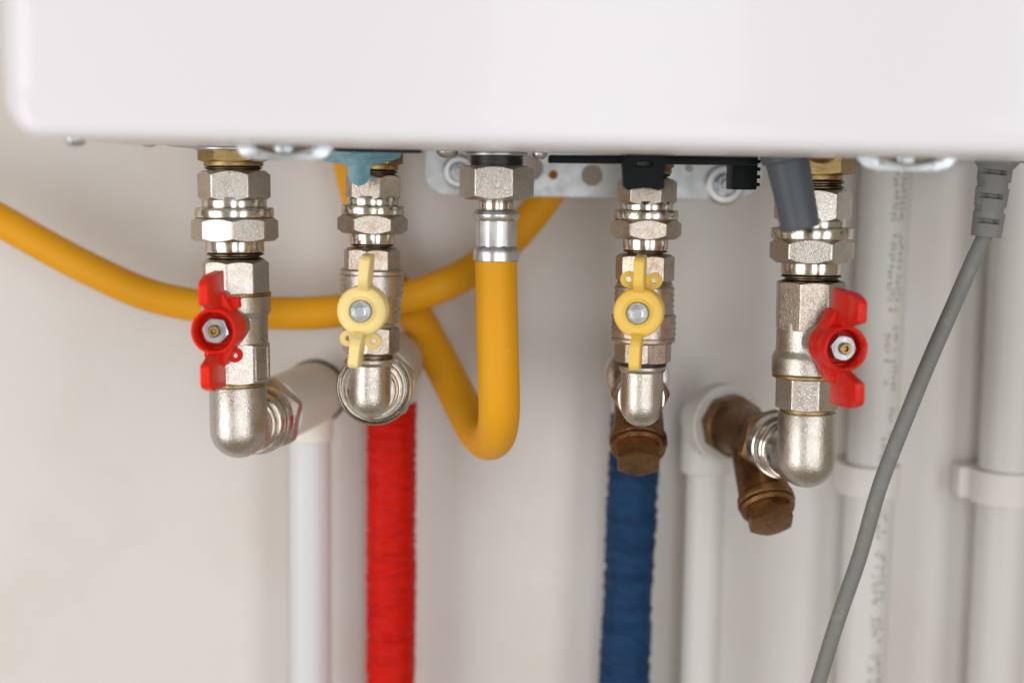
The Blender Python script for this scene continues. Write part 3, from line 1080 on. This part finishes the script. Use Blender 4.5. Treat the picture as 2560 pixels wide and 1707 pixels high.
HP = [(-1500, 60), (-1000, 180), (-600, 290), (-300, 400), (-160, 468), (-70, 515), (0, 551), (110, 613), (218, 670), (359, 733), (490, 764), (620, 779), (762, 783), (900, 771), (1001, 750), (1100, 716), (1186, 672), (1275, 602), (1345, 520), (1398, 440), (1440, 350), (1460, 280)]
pp = catmull([at(x, y, 0.1035 + 0.023 * min(1.0, max(0.0, (x - 1090) / 200.0))) for x, y in HP], 10)
T = Thing('gas_hose', 'blurred yellow gas hose sweeping across the wall behind the valves', 'hose', Matrix.Translation(pp[0]), 'yellow gas hoses')
bm = NB()
tube(bm, pp, 0.0088, 36)
part('hose_wall', bm, 'hose', T)

# ------------------------------------------------------------------ mounting bracket on the wall
def plate(name, outline, holes, thick, m, T, bev=0.0004):
    cu = bpy.data.curves.new('plate', 'CURVE')
    cu.dimensions = '2D'
    cu.fill_mode = 'BOTH'
    cu.extrude = thick / 2
    cu.bevel_depth = bev
    cu.bevel_resolution = 2

    def spl(pts):
        s = cu.splines.new('POLY')
        s.points.add(len(pts) - 1)
        for q, (x, z) in zip(s.points, pts):
            q.co = (x, z, 0, 1)
        s.use_cyclic_u = True
    spl(outline)
    for hx, hz, hr in holes:
        spl([(hx + hr * math.cos(-2 * math.pi * k / 28), hz + hr * math.sin(-2 * math.pi * k / 28)) for k in range(28)])
    o = bpy.data.objects.new('plate', cu)
    col.objects.link(o)
    me = bpy.data.meshes.new_from_object(o.evaluated_get(bpy.context.evaluated_depsgraph_get()))
    bm = NB()
    bm.from_mesh(me)
    bpy.data.objects.remove(o)
    bpy.data.curves.remove(cu)
    bpy.data.meshes.remove(me)
    return bm


YB = 0.098
T = Thing('mounting_bracket', 'zinc mounting bracket with round holes fixed to the wall behind the gas hose', 'bracket', Matrix.Translation(at(1480, 490, YB)))
ol = [(1066, 330), (1066, 438), (1072, 460), (1084, 475), (1100, 484), (1130, 487), (1400, 491), (1750, 498), (1850, 495), (1885, 478), (1902, 452), (1906, 420), (1906, 330)]
ol = [(at(x, y, YB).x, at(x, y, YB).z) for x, y in ol]
hs = [(1326, 420, 33), (1383, 437, 12.5), (1480, 438, 27.5), (1722, 419, 11), (1610, 430, 20)]
hs = [(at(x, y, YB).x, at(x, y, YB).z, r / ppm(at(x, y, YB))) for x, y, r in hs]
bm = plate('plate', ol, hs, 0.0016, 'zinc', T)
part('plate', bm, 'bracket', T, Matrix.Translation((0, YB, 0)) @ Matrix.Rotation(math.pi / 2, 4, 'X'))


def washer(px, py, rpx, Y):
    c = at(px, py, Y)
    k = ppm(c)
    f = frame(c, (0, -1, 0))
    R = rpx / k
    bm = NB()
    lathe(bm, [(0, R * 0.97), (0.0006, R), (0.0012, R), (0.0022, R * 0.86), (0.0022, R * 0.60), (0.0012, R * 0.52)], 56, f)
    wo = part('washer', bm, 'ferrule', T)
    bm = NB()
    nut(bm, 6, R * 0.50, 0.0012, 0.0062, rad(12), f)
    lathe(bm, [(0.006, R * 0.27), (0.0095, R * 0.26), (0.0100, R * 0.22)], 32, f)
    part('bolt', bm, 'zinc', T, None, wo, sharp=12)


washer(1148, 430, 42, YB - 0.0016)
washer(1811, 462, 51, YB - 0.0016)

# ------------------------------------------------------------------ small things under the casing
# blue plastic tag: a thin sheet wrapped round the front of the second connection
YT = -0.021
p = at(897, 388, YT)
T = Thing('seal_tag', 'translucent blue plastic tag hanging over the second union nut', 'plastic tag', Matrix.Translation(p))
ol = [(846, 356), (1006, 358), (1003, 380), (996, 394), (972, 403), (948, 409), (928, 413), (925, 424), (925, 437), (921, 450), (912, 460), (897, 465), (882, 460), (873, 450), (868, 437), (867, 414), (842, 409), (815, 404), (796, 399), (812, 388), (830, 374)]
ol = [(at(x, y, YT).x, at(x, y, YT).z) for x, y in ol]
bm = plate('tag', ol, [], 0.0010, 'blue_plastic', T, 0.0001)
bmesh.ops.triangulate(bm, faces=bm.faces)
bmesh.ops.subdivide_edges(bm, edges=bm.edges, cuts=5, use_grid_fill=True)
for v in bm.verts:
    dx = v.co.x - at(915, 388, YT).x
    up = max(0.0, (v.co.y - at(897, 412, YT).z) / 0.0085)
    v.co.z += -0.55 * dx * dx / 0.020 + 0.0012 * math.sin(v.co.x * 900 + v.co.y * 500) * min(up, 1.0)
part('sheet', bm, 'blue_plastic', T, Matrix.Translation((0, YT, 0)) @ Matrix.Rotation(math.pi / 2, 4, 'X'))

# black plastic bar with drooping tab and ribbed end block
T = Thing('plastic_bar', 'black plastic bar under the casing with a drooping tab and ribbed end block', 'plastic bar', Matrix.Translation(at(1610, 397, -0.03)))
a, b = at(1371, 388, -0.030), at(1890, 411, -0.030)
bm = NB()
zt0, zt1 = at(1371, 388, -0.03).z, at(1371, 408, -0.03).z
zu0, zu1 = at(1890, 391, -0.03).z, at(1890, 414, -0.03).z
slab(bm, [(a.x, zt1), (b.x, zu1), (b.x, zu0), (a.x, zt0)], -0.006, 0.006, Matrix.Translation((0, -0.030, 0)) @ Matrix.Rotation(math.pi / 2, 4, 'X'), 0.0008)
part('bar', bm, 'black', T)
# tab with a slot: outline through the photograph's silhouette, bulged dome above
Y = -0.045
q = lambda x, y: (at(x, y, Y).x, at(x, y, Y).z)
ol = [q(*v) for v in ((1560, 398), (1574, 388), (1590, 380), (1612, 376), (1634, 379), (1652, 388), (1664, 400), (1655, 420), (1653, 445), (1654, 468), (1646, 472), (1625, 467), (1605, 466), (1585, 469), (1570, 471), (1562, 464), (1561, 440), (1560, 418))]
cu_slot = [q(*v) for v in ((1584, 407), (1590, 402), (1620, 400), (1632, 404), (1635, 410), (1628, 418), (1600, 421), (1586, 417))]
bm = NB()
v0 = None
cu = bpy.data.curves.new('tab', 'CURVE')
cu.dimensions = '2D'
cu.fill_mode = 'BOTH'
cu.extrude = 0.0035
cu.bevel_depth = 0.0008
cu.bevel_resolution = 3
for pts in (ol, cu_slot):
    s = cu.splines.new('POLY')
    s.points.add(len(pts) - 1)
    for g_, (x, z) in zip(s.points, pts):
        g_.co = (x, z, 0, 1)
    s.use_cyclic_u = True
oo = bpy.data.objects.new('tab', cu)
col.objects.link(oo)
me = bpy.data.meshes.new_from_object(oo.evaluated_get(bpy.context.evaluated_depsgraph_get()))
bm.from_mesh(me)
bpy.data.objects.remove(oo)
bpy.data.curves.remove(cu)
bpy.data.meshes.remove(me)
part('tab', bm, 'black', T, Matrix.Translation((0, Y, 0)) @ Matrix.Rotation(math.pi / 2, 4, 'X'))
bm = NB()
box(bm, (q(1578, 400)[0], Y + 0.006, q(1600, 425)[1]), (q(1640, 400)[0], Y + 0.0068, q(1600, 397)[1]), bevel=0.0002)  # pale strip added behind the slot so the opening looks bright
part('added_pale_strip', bm, 'pvc', T)
bm = NB()
a, b = at(1825, 392, -0.004), at(1888, 475, -0.004)
box(bm, (a.x, -0.014, b.z), (b.x - 0.0008, 0.006, a.z + 0.002), bevel=0.0010)
for i in range(4):
    z = b.z + 0.0016 + i * 0.0034
    box(bm, (a.x + 0.001, -0.0130, z), (b.x + 0.0006, 0.005, z + 0.0016), bevel=0.0004)
part('ribbed_block', bm, 'black', T)

# grey drain tube in front of the right-hand union
a, b = at(1962, 372, -0.045), at(2003, 572, -0.045)
T = Thing('drain_tube', 'short dark grey plastic tube slanting down in front of the rightmost union', 'tube', frame(b, a - b))
L = (a - b).length
k = ppm((a + b) / 2)
bm = NB()
mt = frame(b, a - b)
lathe(bm, [(0.0, 44 / k), (0.0006, 47 / k), (L * 0.5, 51 / k), (L * 0.84, 54 / k), (L * 0.86, 62 / k), (L * 0.97, 65 / k), (L * 1.1, 65 / k)], 56, mt)
part('tube_wall', bm, 'grey_tube', T)

# power cable with strain relief
ga, gb = at(2494, 380, 0.0), at(2465, 592, 0.0)
gm = frame(gb, ga - gb)
T = Thing('power_cable', 'grey power cable with slotted strain relief crossing the white pipes at right', 'cable', gm)
L = (ga - gb).length
k = ppm(gb)
bm = NB()


def rg(z, ang):
    t = z / L
    r = (37 + 6 * t) / k
    if t > 0.80:
        r = (42 + (t - 0.80) / 0.13 * 20) / k if t < 0.93 else 62 / k
    # flanks toothed, slots alternate between the left front and the right
    f = ((ang + math.pi / 2 + math.pi) % (2 * math.pi)) - math.pi      # 0 faces the camera, + to the right
    for c, w_, lo, hi in ((0.185, 0.028, -1.15, 0.42), (0.475, 0.028, -1.15, 0.42), (0.755, 0.028, -1.15, 0.42), (0.325, 0.034, 0.72, 1.75), (0.615, 0.034, 0.72, 1.75)):
        if abs(t - c) < w_ and lo < f < hi:
            return r * 0.52
    for c in (0.325, 0.615):
        if abs(t - c) < 0.03 and f < -0.9:
            return r * 0.93
    return r


zs = sorted(set([L * q / 150 for q in range(151)]))
field(bm, zs, rg, 96, gm)
part('strain_relief', bm, 'cable', T, sharp=35)
path = catmull([at(2468, 575), at(2455, 605), at(2428, 663), at(2370, 795), at(2324, 900), at(2283, 1000), at(2203, 1205), at(2149, 1390), at(2094, 1550), at(2048, 1700), at(2005, 1860, -0.002), at(1960, 2050, -0.006)], 14)
bm = NB()
tube(bm, path, 19.8 / k, 28)
part('cable', bm, 'cable', T)
